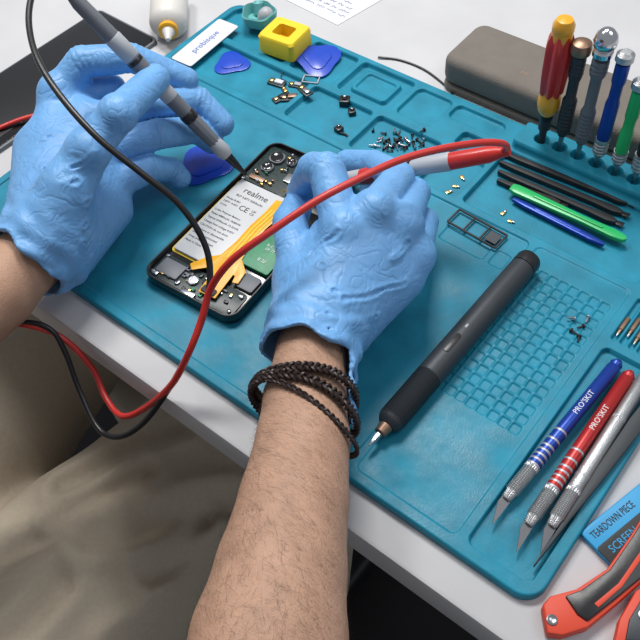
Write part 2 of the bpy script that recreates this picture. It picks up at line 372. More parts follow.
# ================================================================ HOBBY KNIVES, TWEEZERS
def knife(a,bb,z,mt,label,txt,bands=(.20,.26,.32),knurl=False):
    Mf,L=FR(*a,*bb,z); t=thing('hobby_knife',label,'knife',Mf,'craft tools in the side tray'); r=.0039
    bl=.016; cl=.024
    MB().lathe((bl+cl,0,0),(1,0,0),[(0,r*.9),(.001,r),(L-bl-cl-.006,r),(L-bl-cl-.005,r*.85),(L-bl-cl-.003,r*.95),(L-bl-cl,r*.5)],24).build('handle',mt,t)
    def kn(n): 
        o=[]
        for k in range(n): o+=[(.006+k*.0011,r*.86),(.0066+k*.0011,r*1.0)]
        return o
    MB().lathe((bl,0,0),(1,0,0),[(0,.0020),(.001,.0027),(.005,.0029),(.0055,.0032)]+kn(15)+[(cl,r)],40,lob=(20,.04)).build('collar',silver,t)
    if knurl: MB().lathe((bl+cl+.02,0,0),(1,0,0),[(.0055,r*.98)]+kn(22)+[(.031,r*.98)],40,lob=(20,.04)).build('knurled_grip',silver,t)
    MB().prism([(0.001,-.0027),(.004,-.0029),(.018,-.0026),(.018,.0024),(.0125,.0024)],-.0003,.0003,0,Matrix.Rotation(.35,4,'X')).build('blade',bladem,t)
    for k in bands:
        MB().lathe((bl+cl+k*.085,0,0),(1,0,0),[(0,r),(.0003,r*1.03),(.0011,r*1.03),(.0014,r)],24).build('band',bandm,t)
    if txt: text('lettering',txt,.0044,L*.70,0,r*1.0,inkw,t,rot=0)
    return t
knife((487,522),(619,361),.004,blueal,'blue metal hobby knife with silver bands, nearest the mat centre',"PRO'SKIT",bands=(.0,.04,.08,.12,.16,.22,.30))
knife((511,550),(631,372),.004,redal,'red metal hobby knife lying between the blue and silver knives',"PRO'SKIT",bands=(.0,.04,.08,.12,.16,.22,.30))
knife((535,552),(652,366),.0045,silver,'all silver hobby knife lying right of the red knife','',bands=(.0,.1,.6),knurl=True)
Mf,L=FR(534,566,668,380,.003)
t=thing('tweezers','long dark grey tweezers beside the silver knife at the mat edge','tweezers',Mf,'craft tools in the side tray')
for s in (-1,1):
    MB().prism([(0,-.0003),(.03,-.0012),(.06,-.0028),(.10,-.0040),(L-.01,-.0030),(L,-.002),(L,.002),(L-.01,.0030),(.10,.0040),(.06,.0028),(.03,.0012),(0,.0003)],-.0008,.0008,.0002,Matrix.Translation((0,0,.001*s))@Matrix.Rotation(-.012*s,4,'Y')).build('arm',grip if s>0 else blackm,t)
# ================================================================ SPUDGERS
for i,(a,bb,lb) in enumerate((((503,153),(628,203),'topmost black nylon pry stick in the upper tray'),((500,162),(622,213),'second black nylon pry stick from the top of the upper tray'),((498,171),(616,222),'third black nylon pry stick from the top of the upper tray'),((497,180),(560,204),'short black nylon pry stick partly under the green tool'))):
    Mf,L=FR(*a,*bb,0); t=thing('pry_stick',lb,'pry tool',Mf,'black pry sticks in the upper tray')
    MB().prism([(0,-.0012),(.012,-.0022),(L-.02,-.0022),(L-.006,-.0030),(L,-.0016),(L,.0016),(L-.006,.0030),(L-.02,.0022),(.012,.0022),(0,.0012)],-.0022,.0014,.0007).build('shaft',blackm,t)
    MB().prism([(L,-.0016),(L+.005,-.0022),(L+.005,.0022),(L,.0016)],-.0008,.0004,.0002).build('tip',black,t)
Mf,L=FR(511,187,627,240,.0035)
t=thing('green_pry_tool','bright green plastic pry tool lying in the upper tray','pry tool',Mf)
MB().prism([(0,-.0028),(.004,-.0040),(.03,-.0036),(L-.03,-.0030),(L-.010,-.0036),(L-.002,-.0026),(L,0),(L-.002,.0026),(L-.010,.0036),(L-.03,.0030),(.03,.0036),(.004,.0040),(0,.0028)],-.0022,.0012,.0008).build('body',green,t)
MB().prism(rr(L*.6,.002,.0009,3,L*.5,0),.001,.0020,.0003).build('rib',green,t)
Mf,L=FR(513,199,604,245,.0005)
t=thing('blue_pry_tool','slim blue plastic pry tool below the green one','pry tool',Mf)
MB().prism([(0,-.0014),(.01,-.0022),(L-.01,-.0022),(L,-.0012),(L,.0012),(L-.01,.0022),(.01,.0022),(0,.0014)],-.0014,.0014,.0006).build('body',blueal,t)
MB().prism(rr(L*.5,.0012,.0005,3,L*.5,0),.0012,.0018,.0002).build('rib',blue,t)

# ================================================================ STANDING SCREWDRIVERS
HY=.4275
def drv(i,label,parts,dx=0):
    t=thing('precision_screwdriver',label,'screwdriver',xy(HOLES[i]+dx,HY,.001),'screwdrivers standing in the mat holder')
    for p in parts:
        nm,mt,prof,z=p[:4]; MB().lathe((0,0,z),(0,0,1),prof,36,lob=p[4] if len(p)>4 else None).build(nm,mt,t)
    return t
def rib(z0,n,s,r0,r1):
    o=[]
    for k in range(n): o+=[(z0+k*s,r0),(z0+k*s+s*.35,r1),(z0+k*s+s*.7,r1)]
    return o
drv(0,'screwdriver with red and amber fluted handle, first in the stand',
 [('shaft',dgrey,[(0,.0026),(.016,.0026),(.017,.0040),(.026,.0040)],0),('ferrule',black,[(0,.0036),(.002,.0046),(.006,.0042)],.024),
  ('handle',yel2,[(0,.0040),(.004,.0066),(.009,.0076),(.014,.0074),(.018,.0062),(.034,.0064),(.064,.0066)],.029),
  ('grip',red,[(0,.0056),(.003,.0070),(.016,.0078),(.034,.0080),(.042,.0074),(.0475,.0056)],.045,(7,.13)),('end_cap',yel2,[(0,.0056),(.002,.0068),(.006,.0068),(.0095,.0050),(.0105,.001)],.0915)])
drv(1,'slim dark screwdriver with a copper coloured swivel cap',
 [('shaft',steel,[(0,.0018),(.02,.0018)],0),('handle',dgrey,[(0,.003),(.004,.0046)]+rib(.006,8,.003,.0042,.0048)+[(.032,.0034),(.044,.0034),(.048,.0044)]+rib(.049,4,.003,.0042,.0047)+[(.063,.0044)],.018),('swivel_cap',brass,[(0,.003),(.002,.0062),(.006,.0066),(.009,.0058),(.0105,.003)],.081)])
drv(2,'chrome screwdriver with a domed round top',
 [('shaft',steel,[(0,.0018),(.02,.0018)],0),('handle',mgrey,[(0,.003),(.004,.0046)]+rib(.006,7,.003,.0043,.0049)+[(.030,.0036),(.052,.0036),(.055,.0050)]+rib(.056,3,.003,.0048,.0054)+[(.066,.0052)],.018),('collar',chrome,[(0,.0036),(.003,.0062),(.006,.0062),(.008,.004)],.084),('domed_top',chrome,[(0,.004),(.003,.0070),(.006,.0074),(.010,.0064),(.013,.0038),(.0142,.001)],.091)])
drv(3,'silver and blue metal screwdriver beside the chrome one',
 [('shaft',steel,[(0,.0018),(.018,.0018)],0),('ferrule',silver,[(0,.003),(.003,.0046)]+rib(.004,4,.0025,.0042,.0048)+[(.015,.0046)],.014),('handle',blueal,[(0,.0044),(.028,.0044),(.032,.0036),(.042,.0036),(.045,.0044),(.058,.0044)],.029),('swivel_cap',silver,[(0,.003),(.002,.0056),(.006,.0054),(.008,.003)],.087)])
drv(4,'green metal screwdriver beside the blue one',
 [('shaft',steel,[(0,.0018),(.018,.0018)],0),('ferrule',silver,[(0,.003),(.003,.0046)]+rib(.004,3,.0025,.0042,.0048),.014),('handle',green,[(0,.0042),(.016,.0042),(.018,.0036),(.026,.0036),(.028,.0042),(.048,.0042)],.025),('swivel_cap',silver,[(0,.003),(.002,.0056),(.006,.0054),(.008,.003)],.073)])
drv(5,'screwdriver with steel collar and black handle at the frame edge',
 [('shaft',steel,[(0,.0018),(.018,.0018)],0),('ferrule',silver,[(0,.003),(.003,.0046)]+rib(.004,4,.003,.0042,.0048),.014),('handle',black,[(0,.0042),(.045,.0042)],.030)])

# ================================================================ CASE
t=thing('glasses_case','taupe rounded rectangular pouch case behind the mat','case',xy(-.180,.474,TZ))
MB().prism(rr(.184,.054,.010,8),0,.0060,.002,None,3).build('bottom_shell',taupe,t)
MB().prism(rr(.184,.054,.010,8),.0062,.029,.0065,None,5).build('lid',taupe,t)
MB().prism(rr(.182,.052,.009,8),.0055,.0068).build('seam',taupe,t)
text('logo','mi',.0065,-.032,-.0105,.0291,taupel,t,rot=0)

# ================================================================ TOP LEFT ITEMS
t=thing('yellow_block','bright yellow plastic holder block with a square opening','block',at(286,47,.0018,6)@Matrix.Scale(1.22,4))
b=MB(); ro=rr(.027,.024,.003,4); ri=rr(.013,.011,.002,4); n=len(ro)
vo=[[b.bm.verts.new((x,y,z)) for x,y in q] for q,z in ((ro,0),(ro,.011),(rr(.025,.022,.003,4),.0125),(ri,.0125),(ri,.004))]
for A,B in zip(vo,vo[1:]):
    for i in range(n): b.bm.faces.new((A[i],A[(i+1)%n],B[(i+1)%n],B[i]))
b.bm.faces.new(vo[0][::-1]); b.bm.faces.new(vo[-1]); b.build('body',yellow,t)
MB().prism(rr(.012,.004,.001,2,0,0),.004,.007,.0006).build('divider',yel2,t)
def pick(M,s,label):
    t=thing('opening_pick',label,'pick',M,'blue opening picks')
    pts=[]
    for k in range(36):
        a=2*PI*k/36; r=s*(1+.16*math.cos(3*a)); pts.append((r*math.cos(a),r*math.sin(a)))
    MB().prism(pts,0,.0012,.0004).build('blade',blue,t)
    MB().prism([(x*.6,y*.6) for x,y in pts],.0012,.0020,.0003).build('grip_pad',blue,t)
pick(ond(232,64,20),.0135,'blue triangular opening pick alone in the upper left tray')
pick(ond(318,63,70)@Matrix.Translation((0,0,.003))@Matrix.Rotation(.12,4,'X'),.0175,'larger blue opening pick beside the yellow block')
pick(ond(205,166,35),.0185,'blue opening pick lying under the left gloved fingers')
t=thing('silicone_cup','pale teal plastic cup with a crumpled rim behind the yellow block','cup',at(260,22,.0015))
MB().lathe((0,0,0),(0,0,1),[(0,.011),(.005,.0135),(.010,.014),(.011,.013),(.010,.0125),(.003,.010)],36,lob=(5,.07)).build('cup',tealpale,t)
MB().lathe((.004,.001,.003),(.1,.02,.2),[(0,.006),(.006,.0065),(.010,.005),(.012,.002)],16).build('stopper',lgrey,t)
MB().lathe((-.004,.004,.003),(-.05,.06,.15),[(0,.004),(.009,.0045),(.011,.003)],16).build('plug',tealpale,t)
Mf,L=FR(168,40,170,-18,TZ+.014)
t=thing('glue_bottle','small white squeeze bottle with pointed nozzle near the top edge','bottle',Mf)
MB().lathe((0,0,0),(1,0,0),[(0,.0018),(.004,.003),(.009,.0045),(.0115,.0060)],20).build('nozzle',bottlem,t)
MB().lathe((.0105,0,0),(1,0,0),[(0,.0065),(.001,.0080),(.004,.0080),(.005,.0075)],24).build('collar',orib,t)
MB().lathe((.015,0,0),(1,0,0),[(0,.007),(.003,.0125),(.008,.0155),(.05,.0155),(.055,.013),(.056,.005)],28).build('bottle_body',bottlem,t)
Mf,L=FR(182,62,228,24,.0020)
t=thing('printed_card','small white card with blue lettering beside the left glove','card',Mf)
MB().prism(rr(L*1.05,.021,.002,3,L/2,.0),0,.0008,.0002).build('card',paper,t)
text('lettering','probisque',.0078,L/2,.000,.0009,inkb,t)
t=thing('paper_note','sheet of white paper with handwriting behind the yellow block','paper',at(318,2,TZ,-2))
MB().prism([(-.045,-.013),(.035,-.016),(.045,.05),(-.04,.05)],0,.0005).build('sheet',paper,t)
b=MB()
for j in range(4):
    x=-.034
    while x<.028:
        w=random.uniform(.004,.010)
        pts=[Vector((x+w*k/8,-.004+.006*j+random.uniform(-.0012,.0012),.0006)) for k in range(9)]
        b.tube(pts,.00022,4); x+=w+.003
b.build('handwriting',inkb,t)
A=P(100,12,TZ); B_=P(170,48,TZ)
ex=(B_-A); ex.normalize(); ang=math.degrees(math.atan2(ex.y,ex.x)); wd=.075
t=thing('display_panel','black glass tablet panel with grey edging under the left hand','tablet',Matrix.Translation((A.x,A.y,A.z+Z0))@Matrix.Rotation(math.radians(ang),4,'Z'))
MB().prism(rr(wd,.23,.006,5,wd/2,-.115),0,.0035,.0008).build('frame',mgrey,t)
MB().prism(rr(wd-.004,.226,.005,5,wd/2,-.115),.0035,.0041,.0003).build('glass',blackg,t)
MB().prism(rr(wd-.020,.196,.002,3,wd/2,-.115),.0041,.0043,.0001).build('display',black,t)
b=MB().tube(spline([P(-30,142,TZ+.003),P(-5,130,TZ+.006),P(22,119,.003),P(50,112,.004)]),.0018,10).build('red_wire',redc,None,False)
tag(b,'short red wire running in from the left edge beneath the left hand','wire')
b=MB().tube(spline([P(378,57,TZ+.0015),P(400,60,TZ+.001),P(425,70,TZ+.001),P(448,88,TZ+.001),P(452,95,TZ+.002)]),.0008,8).build('thin_black_wire',black,None,False)
tag(b,'thin black wire on the white table left of the taupe case','wire')

# ================================================================ SMALL PARTS
t=thing('black_bracket','thin black three-celled metal frame lying above the pocket grid','bracket',at(477,229,.0017,-3))
b=MB(); w,h=.037,.0135
for y in (-h/2,h/2): b.box((0,y,.0006),(w,.0012,.0012),.0002)
for x in (-w/2,-w/6,w/6,w/2): b.box((x,0,.0006),(.0012,h,.0012),.0002)
b.build('frame',blackm,t); MB().box((w/3,0,.0003),(w/3-.004,h-.005,.0006)).build('plate',dgrey,t)
def screw(u,v,i,grp,lab,s=1.0):
    t=thing('tiny_screw',lab,'screw',ond(u,v,random.uniform(0,360)),grp); m_=blackm if i%3 else steel
    MB().lathe((0,0,.0012*s),(1,0,.0012*s),[(0,.0013*s),(.0008*s,.0013*s),(.001*s,.0008*s)],10).build('head',m_,t)
    MB().lathe((.0008*s,0,.0012*s),(1,0,.0012*s),[(0,.0006*s),(.0036*s,.0005*s)],8).build('shank',m_,t)
for i in range(44):
    screw(396+random.gauss(0,14),143+random.gauss(0,6.5),i,'loose screws in the middle tray','tiny loose screw scattered in the tray above the right hand',random.uniform(.8,1.15))
for i,(u,v) in enumerate(((575,320),(584,327),(570,331),(588,318),(579,337))): screw(u,v,i,'bits in the pocket grid','tiny metal screw lying on the pocket grid',1.1)
zb=.0016-.0028
for i,(k,lb) in enumerate(((0,'copper driver bit nearest the pocket grid'),(1,'second copper driver bit from the pocket grid'),(2,'third copper driver bit from the pocket grid'),(3,'copper driver bit furthest right, at the frame edge'))):
    t=thing('driver_bit',lb,'bit',xy(-.0603+k*.0053,.322+.003*(k%2),zb+.0018,90),'copper driver bits')
    MB().lathe((-.007,0,0),(1,0,0),[(0,.0009),(.003,.0011),(.0035,.0016),(.013,.0016),(.0135,.0014)],6).build('body',brass,t)
    MB().lathe((-.009,0,0),(1,0,0),[(0,.0005),(.0022,.0009)],6).build('tip',steel,t)
for i,(u,v,rt,mt_,sx,lb) in enumerate(((277,84,10,paper,1.4,'small white plastic connector on a dark board, left of the tray pile'),(290,99,40,brass,1.4,'small copper coloured shielded part in the left tray'),(305,92,-15,steel,1.3,'small steel bracket piece at the right of the tray pile'),(281,99,70,black,1.3,'small black camera part at the bottom of the tray pile'),(296,86,20,lgrey,1.1,'small grey plastic part in the middle of the tray pile'),(285,91,-30,gold,.8,'tiny gold contact part between the white connector and the steel bracket'))):
    t=thing('phone_component',lb,'component',ond(u,v,rt)@Matrix.Scale(sx,4),'salvaged parts in the left tray')
    MB().box((0,0,.0006),(.010,.005,.0012),.0003).build('board',pcbd if i%2==0 else dgrey,t)
    MB().box((.0015,0,.0018),(.005,.003,.0016),.0004).build('connector',mt_,t)
    MB().lathe((-.003,0,.001),(-.003,0,1),[(0,.0012),(.001,.0012),(.0012,.0008)],12).build('contact',gold,t)
t=thing('coiled_wire','small loop of thin dark wire in the left tray','wire',ond(292,80))
MB().tube([Vector((.010*math.cos(a),.006*math.sin(a),.0016+.001*math.sin(3*a))) for a in np.linspace(0,2*PI,30)[:-1]],.0004,6,True).build('loop',dgrey,t)
t=thing('steel_frame_part','thin silver rectangular frame part in the left tray','component',ond(311,80,25))
b=MB()
for y in (-.004,.004): b.box((0,y,.0006),(.013,.0008,.0008))
for x in (-.006,.006): b.box((x,0,.0006),(.0008,.008,.0008))
b.build('frame',lgrey,t)
for i,(u,v,rt,sx,lb) in enumerate(((345,104,30,1.3,'small black camera cube standing right of the tray pile'),(339,131,-10,.9,'small black part below the camera cube'),(352,114,50,.9,'tiny black part just below the camera cube'))):
    t=thing('camera_part',lb,'component',ond(u,v,rt)@Matrix.Scale(sx,4))
    MB().box((0,0,.002),(.006,.006,.004),.0006).build('body',black,t); MB().lathe((0,0,.004),(0,0,1),[(0,.0018),(.0008,.0018),(.0005,.001)],12).build('lens',blackg,t)
t=thing('curved_black_strip','thin black strip part lying in the tray below the camera cube','component',ond(342,134,-5))
MB().tube(spline([Vector((-.008,.001,.001)),Vector((-.002,-.001,.001)),Vector((.004,.0005,.001)),Vector((.009,-.002,.001))]),.0008,6).build('strip',blackm,t)
for i,(u,v,rt) in enumerate(((455,187,20),(462,178,-30),(448,193,60),(510,222,10),(503,214,80))):
    t=thing('brass_clip','tiny brass spring clip near the right tray','clip',ond(u,v,rt),'tiny brass clips')
    MB().box((0,0,.0006),(.0035,.0022,.0012),.0003).build('body',gold,t); MB().box((.0022,0,.0012),(.0022,.0012,.0006),.0002).build('tongue',steel,t)

# ================================================================ LOWER RIGHT ITEMS
Mf,L=FR(578,535,648,478,TZ)
t=thing('tool_packet','bright blue and black packet with lettering at the lower right edge','packet',Mf)
MB().prism(rr(L,.030,.002,3,L/2,-.015),0,.004,.001).build('packet',skyb,t)
MB().prism(rr(L*.995,.0185,.0015,3,L/2,-.0203),.0041,.0047,.0002).build('dark_panel',blackm,t)
text('lettering','TEARDOWN PIECE',.0056,.0030,-.0056,.0042,ink,t,align='LEFT',sx=.62)
text('lettering','SCREEN',.0058,.0045,-.0160,.0048,skyb,t,align='LEFT',sx=.9)
def cutter(name,label,poly,inner,z,mt_in,h=.008):
    pw=[P(u,v,z) for u,v in poly]; c=sum(pw,Vector())/len(pw)
    t=thing(name,label,'tool',Matrix.Translation((c.x,c.y,c.z+Z0)))
    MB().prism([(p.x-c.x,p.y-c.y) for p in pw],0,h,.0012,None,2).build('housing',orange,t)
    pi=[P(u,v,z) for u,v in inner]
    MB().prism([(p.x-c.x,p.y-c.y) for p in pi],h-.001,h+.0014,.0008,None,2).build('inlay',mt_in,t)
    return t,c
t,c=cutter('utility_cutter','red and black folding utility cutter at the bottom right',[(540,610),(548,601),(574,594),(604,574),(628,540),(655,495),(690,505),(672,540),(640,585),(612,610),(585,632),(560,640),(545,638)],
  [(562,602),(578,596),(606,576),(630,541),(656,496),(688,505),(670,539),(638,583),(609,607),(584,627),(574,620)],TZ,black)
q=P(552,620,TZ+.008)-c; MB().lathe((q.x,q.y,.0075),(q.x,q.y,1),[(0,.0026),(.0010,.0026),(.0013,.0020),(.0008,.0012)],20).build('pivot_screw',steel,t)
pi=[P(x,y,TZ+.009)-c for x,y in ((594,604),(618,584),(642,549),(646,552),(622,587),(598,608))]
MB().prism([(p.x,p.y) for p in pi],.009,.0099,.0002).build('slider_slot',orange,t)
t,c=cutter('folding_tool','second red tool handle with dark grip in the bottom corner',[(610,650),(616,624),(632,596),(655,582),(680,600),(676,650)],[(621,646),(625,625),(638,603),(655,590),(670,602),(666,648)],TZ,dgrey)
q=P(640,622,TZ)-c; MB().lathe((q.x,q.y,.0085),(q.x,q.y,1),[(0,.003),(.0016,.003),(.002,.002)],16).build('rivet',steel,t)

# ================================================================ TEST PROBES
a=P(281,191,.0095); b_=P(503,152,.072); ax=(b_-a).normalized(); L=(b_-a).length
rp=thing('red_test_probe','red multimeter probe and cable held in the right glove','probe',Matrix.Translation(a+Vector((0,0,Z0))))
def pl(name,mt_,t0,prof,root,A_,AX,seg=24,lob=None): MB().lathe(A_+AX*t0,A_+AX*(t0+1),prof,seg,lob=lob).build(name,mt_,root,False)
pl('needle',gold,0,[(0,.0003),(.003,.0009),(.022,.0009)],rp,a,ax)
pl('needle_sleeve',black,.012,[(0,.0014),(.002,.0020),(.016,.0026)],rp,a,ax)
pl('finger_guard',lgrey,.027,[(0,.0030),(.004,.0055),(.007,.0060),(.010,.0048)],rp,a,ax)
pl('grip',lgrey,.036,[(0,.0045),(.02,.0050),(.055,.0050),(.060,.0046)],rp,a,ax)
pl('handle',red,.060,[(0,.0048),(.003,.0052),(.03,.0052),(.036,.0040),(.040,.0048),(.060,.0054),(L-.068,.0050),(L-.062,.0036)],rp,a,ax)
pl('grey_stripe',lgrey,.096,[(0,.0042),(.003,.0052),(.025,.00575),(.026,.0054)],rp,a,ax)
pl('neck_ring',black,.0945,[(0,.0040),(.0004,.0050),(.0016,.0050),(.002,.0042)],rp,a,ax)
pts=[P(494,154,.069),P(503,151,.073),P(507,147,.080),P(500,143,.088),P(478,143,.093),P(440,149,.099),P(400,160,.103),P(360,178,.106),P(318,200,.106),P(270,232,.098),P(232,260,.085),P(211,288,.066),P(202,318,.052),P(190,350,.038),P(172,384,.012),P(145,408,-.018),P(122,416,-.032),P(106,398,-.034),P(92,368,-.026),P(62,338,-.008),P(20,324,.004),P(-60,318,.01)]
MB().tube(spline(pts,12),.0020,12).build('cable',redc,rp,False)
pl('strain_relief',red,L-.008,[(0,.0044),(.004,.0036),(.012,.0028)],rp,a,ax)
a2=P(249,178,.0095); b2=P(72,-4,.135); ax2=(b2-a2).normalized(); L2=(b2-a2).length
bp=thing('black_test_probe','black and grey multimeter probe with black cable held in the left glove','probe',Matrix.Translation(a2+Vector((0,0,Z0))))
pl('needle',steel,0,[(0,.0002),(.002,.0007),(.006,.0007)],bp,a2,ax2)
pl('nose_cone',black,.003,[(0,.0010),(.010,.0024),(.020,.0034)],bp,a2,ax2)
pl('finger_guard',lgrey,.022,[(0,.0040),(.004,.0054),(.010,.0050),(.014,.0042)],bp,a2,ax2)
pl('grip',mgrey,.034,[(0,.0044),(.020,.0052),(.022,.0046)],bp,a2,ax2,40,(10,.03))
pl('grip_band',black,.055,[(0,.0048),(.001,.0054),(.006,.0054),(.007,.0048)],bp,a2,ax2)
pl('handle',mgrey,.061,[(0,.0050),(.02,.0052),(.05,.0052),(L2-.066,.0046),(L2-.061,.0035)],bp,a2,ax2)
pl('light_sleeve',lgrey,.074,[(0,.0050),(.001,.0054),(.014,.0055),(.015,.0052)],bp,a2,ax2)
pl('light_sleeve',lgrey,.108,[(0,.0050),(.001,.0055),(.016,.0055),(.017,.0050)],bp,a2,ax2)
pl('grip_band',black,.104,[(0,.0048),(.0006,.0054),(.003,.0054),(.004,.0048)],bp,a2,ax2)
pts=[P(76,0,.132),P(62,-14,.142),P(44,-18,.148),P(32,-4,.148),P(29,25,.145),P(38,60,.142),P(62,98,.136),P(98,138,.126),P(140,172,.112),P(178,203,.095),P(202,238,.078),P(210,270,.064),P(205,310,.05),P(190,350,.034),P(168,390,.004),P(142,424,-.024),P(118,437,-.038),P(98,428,-.042),P(80,392,-.032),P(64,350,-.012),P(48,328,.0),P(15,322,.006),P(-60,330,.01)]
MB().tube(spline(pts,12),.0018,12).build('cable',black,bp,False)

# ================================================================ PERSON
pr_=thing('person','seated person in khaki trousers and blue gloves holding two test probes over the phone','person',Matrix.Translation((-.36,-.12,0)))
def J(l,k=1): return [(P(u,v,z),r*k) for u,v,z,r in l]
def chain(X,Y,Z,js,k=.004):
    d=None
    for (p,r),(q,s) in zip(js,js[1:]):
        c=capd(X,Y,Z,p,q,r,s); d=c if d is None else smin(d,c,k)
    return d
def segd(X,Y,Z,a,b): return capd(X,Y,Z,a,b,0,0)
def glove_mesh(name,palm,fingers,cuff,label,folds=(),bumps=(),res=.00105,flap=None):
    palmj=[J(p) for p in palm]; fj=[J(f,.94) for f in fingers]; cj=J(cuff); bj=J(bumps); fo=[(P(*a),P(*b),dp,w) for a,b,dp,w in folds]
    cend,rend=cj[-1]; cin,rin=cj[0]; ad=(cend-cin).normalized()
    ext=[cj[-1]]+J(flap) if flap else None
    qx=ad.cross(Vector((0,0,1))).normalized(); qy=qx.cross(ad)
    allp=[x for l in palmj+fj+[cj]+([ext] if ext else []) for x in l]
    lo=[min(p[i]-r for p,r in allp)-.006 for i in range(3)]; hi=[max(p[i]+r for p,r in allp)+.006 for i in range(3)]
    def fn(X,Y,Z):
        pm=None
        for j in palmj:
            c=chain(X,Y,Z,j,.003); pm=c if pm is None else smin(pm,c,.009)
        for p,r in bj: pm=smin(pm,capd(X,Y,Z,p,p+Vector((.0001,0,0)),r,r),.005)
        cf=chain(X,Y,Z,cj,.003); pm=smin(pm,cf,.007)
        if ext: pm=smin(pm,chain(X,Y,Z,ext,.003),.003)
        d=pm
        for f in fj:
            fd=chain(X,Y,Z,f,.0012)
            for a_,b2_,c_ in zip(f,f[1:],f[2:]):
                dr=((c_[0]-b2_[0]).normalized()+(b2_[0]-a_[0]).normalized()).normalized(); p=b2_[0]
                s=(X-p.x)*dr.x+(Y-p.y)*dr.y+(Z-p.z)*dr.z
                for o_,am in ((-.0035,.0005),(0,.0007),(.0035,.0005),(.0075,.0003)): fd=fd+am*np.exp(-((s-o_)/.0008)**2)
            d=np.minimum(d,smin(pm,fd,.0030))
        wx=X+.0012*np.sin(330*Y+150*Z); wy=Y+.0012*np.sin(300*X+1)
        for a_,b2_,dp,w in fo:
            q=capd(wx,wy,Z,a_,b2_,0,0); d=d+dp*np.exp(-(q/w)**2)-dp*.8*np.exp(-((q-2.0*w)/w)**2)
        s=(X-cend.x)*ad.x+(Y-cend.y)*ad.y+(Z-cend.z)*ad.z
        u=(X-cend.x)*qx.x+(Y-cend.y)*qx.y+(Z-cend.z)*qx.z; w=(X-cend.x)*qy.x+(Y-cend.y)*qy.y+(Z-cend.z)*qy.z
        th=np.arctan2(w,u)
        fade=np.clip(1+s/.034,0,1)
        d=d+fade*.0008*np.sin(8*th+2*np.sin(s*180))+fade*.0006*np.sin(s*560+1.8*np.sin(2*th+1)+.7*np.sin(5*th))
        lim=.0022*np.sin(3*th+1)+.0011*np.sin(7*th)
        if ext:
            g=np.clip((-u/rend-.45)/.4,0,1)*np.clip((.5-w/rend)/.4,0,1); lim=lim+.040*g*g*(3-2*g)
        d=np.maximum(d,s-lim)
        ca=cend-ad*.022
        inner=capd(X,Y,Z,ca,cend,rend-.0050,rend-.0014)
        if ext: inner=np.minimum(inner,chain(X,Y,Z,[(p,r-.0014) for p,r in ext]+[(ext[-1][0]+ad*.03,ext[-1][1])],.001))
        else: inner=np.minimum(inner,capd(X,Y,Z,cend,cend+ad*.03,rend-.0014,rend))
        return np.maximum(d,-inner)
    V,Fq=nets(fn,lo,hi,res); o=netmesh(name,V,Fq,glove,pr_); o['label']=label; return o
Wr=(316,330,.046,.0210)
glove_mesh('glove',
 [[Wr,(343,232,.068,.0110)],[Wr,(374,214,.071,.0115)],[Wr,(401,226,.063,.0112)],[Wr,(414,256,.048,.0108)],
  [(345,322,.038,.0175),(398,278,.040,.0145)],[(305,320,.042,.018),(299,278,.044,.0150)],[(318,300,.044,.017),(360,262,.053,.0150)],[(308,282,.046,.015),(330,238,.056,.0125)]],
 [[(343,230,.0705,.0120),(327,171,.082,.0112),(314,169,.070,.0104),(300,192,.036,.0090)],
  [(374,212,.072,.0120),(399,178,.054,.0102),(374,164,.032,.0094),(347,162,.020,.0088)],
  [(401,224,.063,.0115),(415,193,.042,.0100),(391,187,.020,.0094),(372,190,.012,.0088)],
  [(414,254,.049,.0108),(424,222,.030,.0094),(406,212,.014,.0088),(392,214,.010,.0080)],
  [(303,284,.046,.0145),(294,246,.052,.0116),(290,222,.046,.0110),(299,203,.034,.0096)]],
 [(322,300,.048,.0225),(314,330,.046,.0232),(309,356,.046,.0258)],'blue nitrile glove on the right hand',
 folds=[((296,268,.062),(336,232,.082),.0011,.0011),((300,280,.062),(330,256,.080),.0009,.0009),((352,262,.080),(392,232,.082),.0008,.0010),((340,270,.076),(372,252,.082),.0006,.0008),
        ((366,276,.074),(410,250,.066),.0009,.0010),((292,304,.060),(350,290,.076),.0010,.0011),((345,300,.070),(404,284,.054),.0010,.0011),((285,320,.06),(335,312,.072),.0010,.0010),((330,320,.068),(376,318,.052),.0009,.0009),
        ((290,334,.058),(340,328,.070),.0009,.0009),((356,212,.088),(364,246,.088),.0010,.0012),((389,212,.084),(392,244,.082),.0010,.0012),((410,236,.066),(398,262,.068),.0008,.0011),((322,192,.092),(342,186,.090),.0005,.0007),((322,204,.090),(344,200,.090),.0005,.0007)],
 bumps=[(343,229,.0725,.0124),(374,211,.0750,.0126),(402,223,.0665,.0120),(415,253,.051,.0114)],
 flap=[(305,400,.044,.0247),(303,450,.045,.0255)])
Wl=(40,246,.040,.0220)
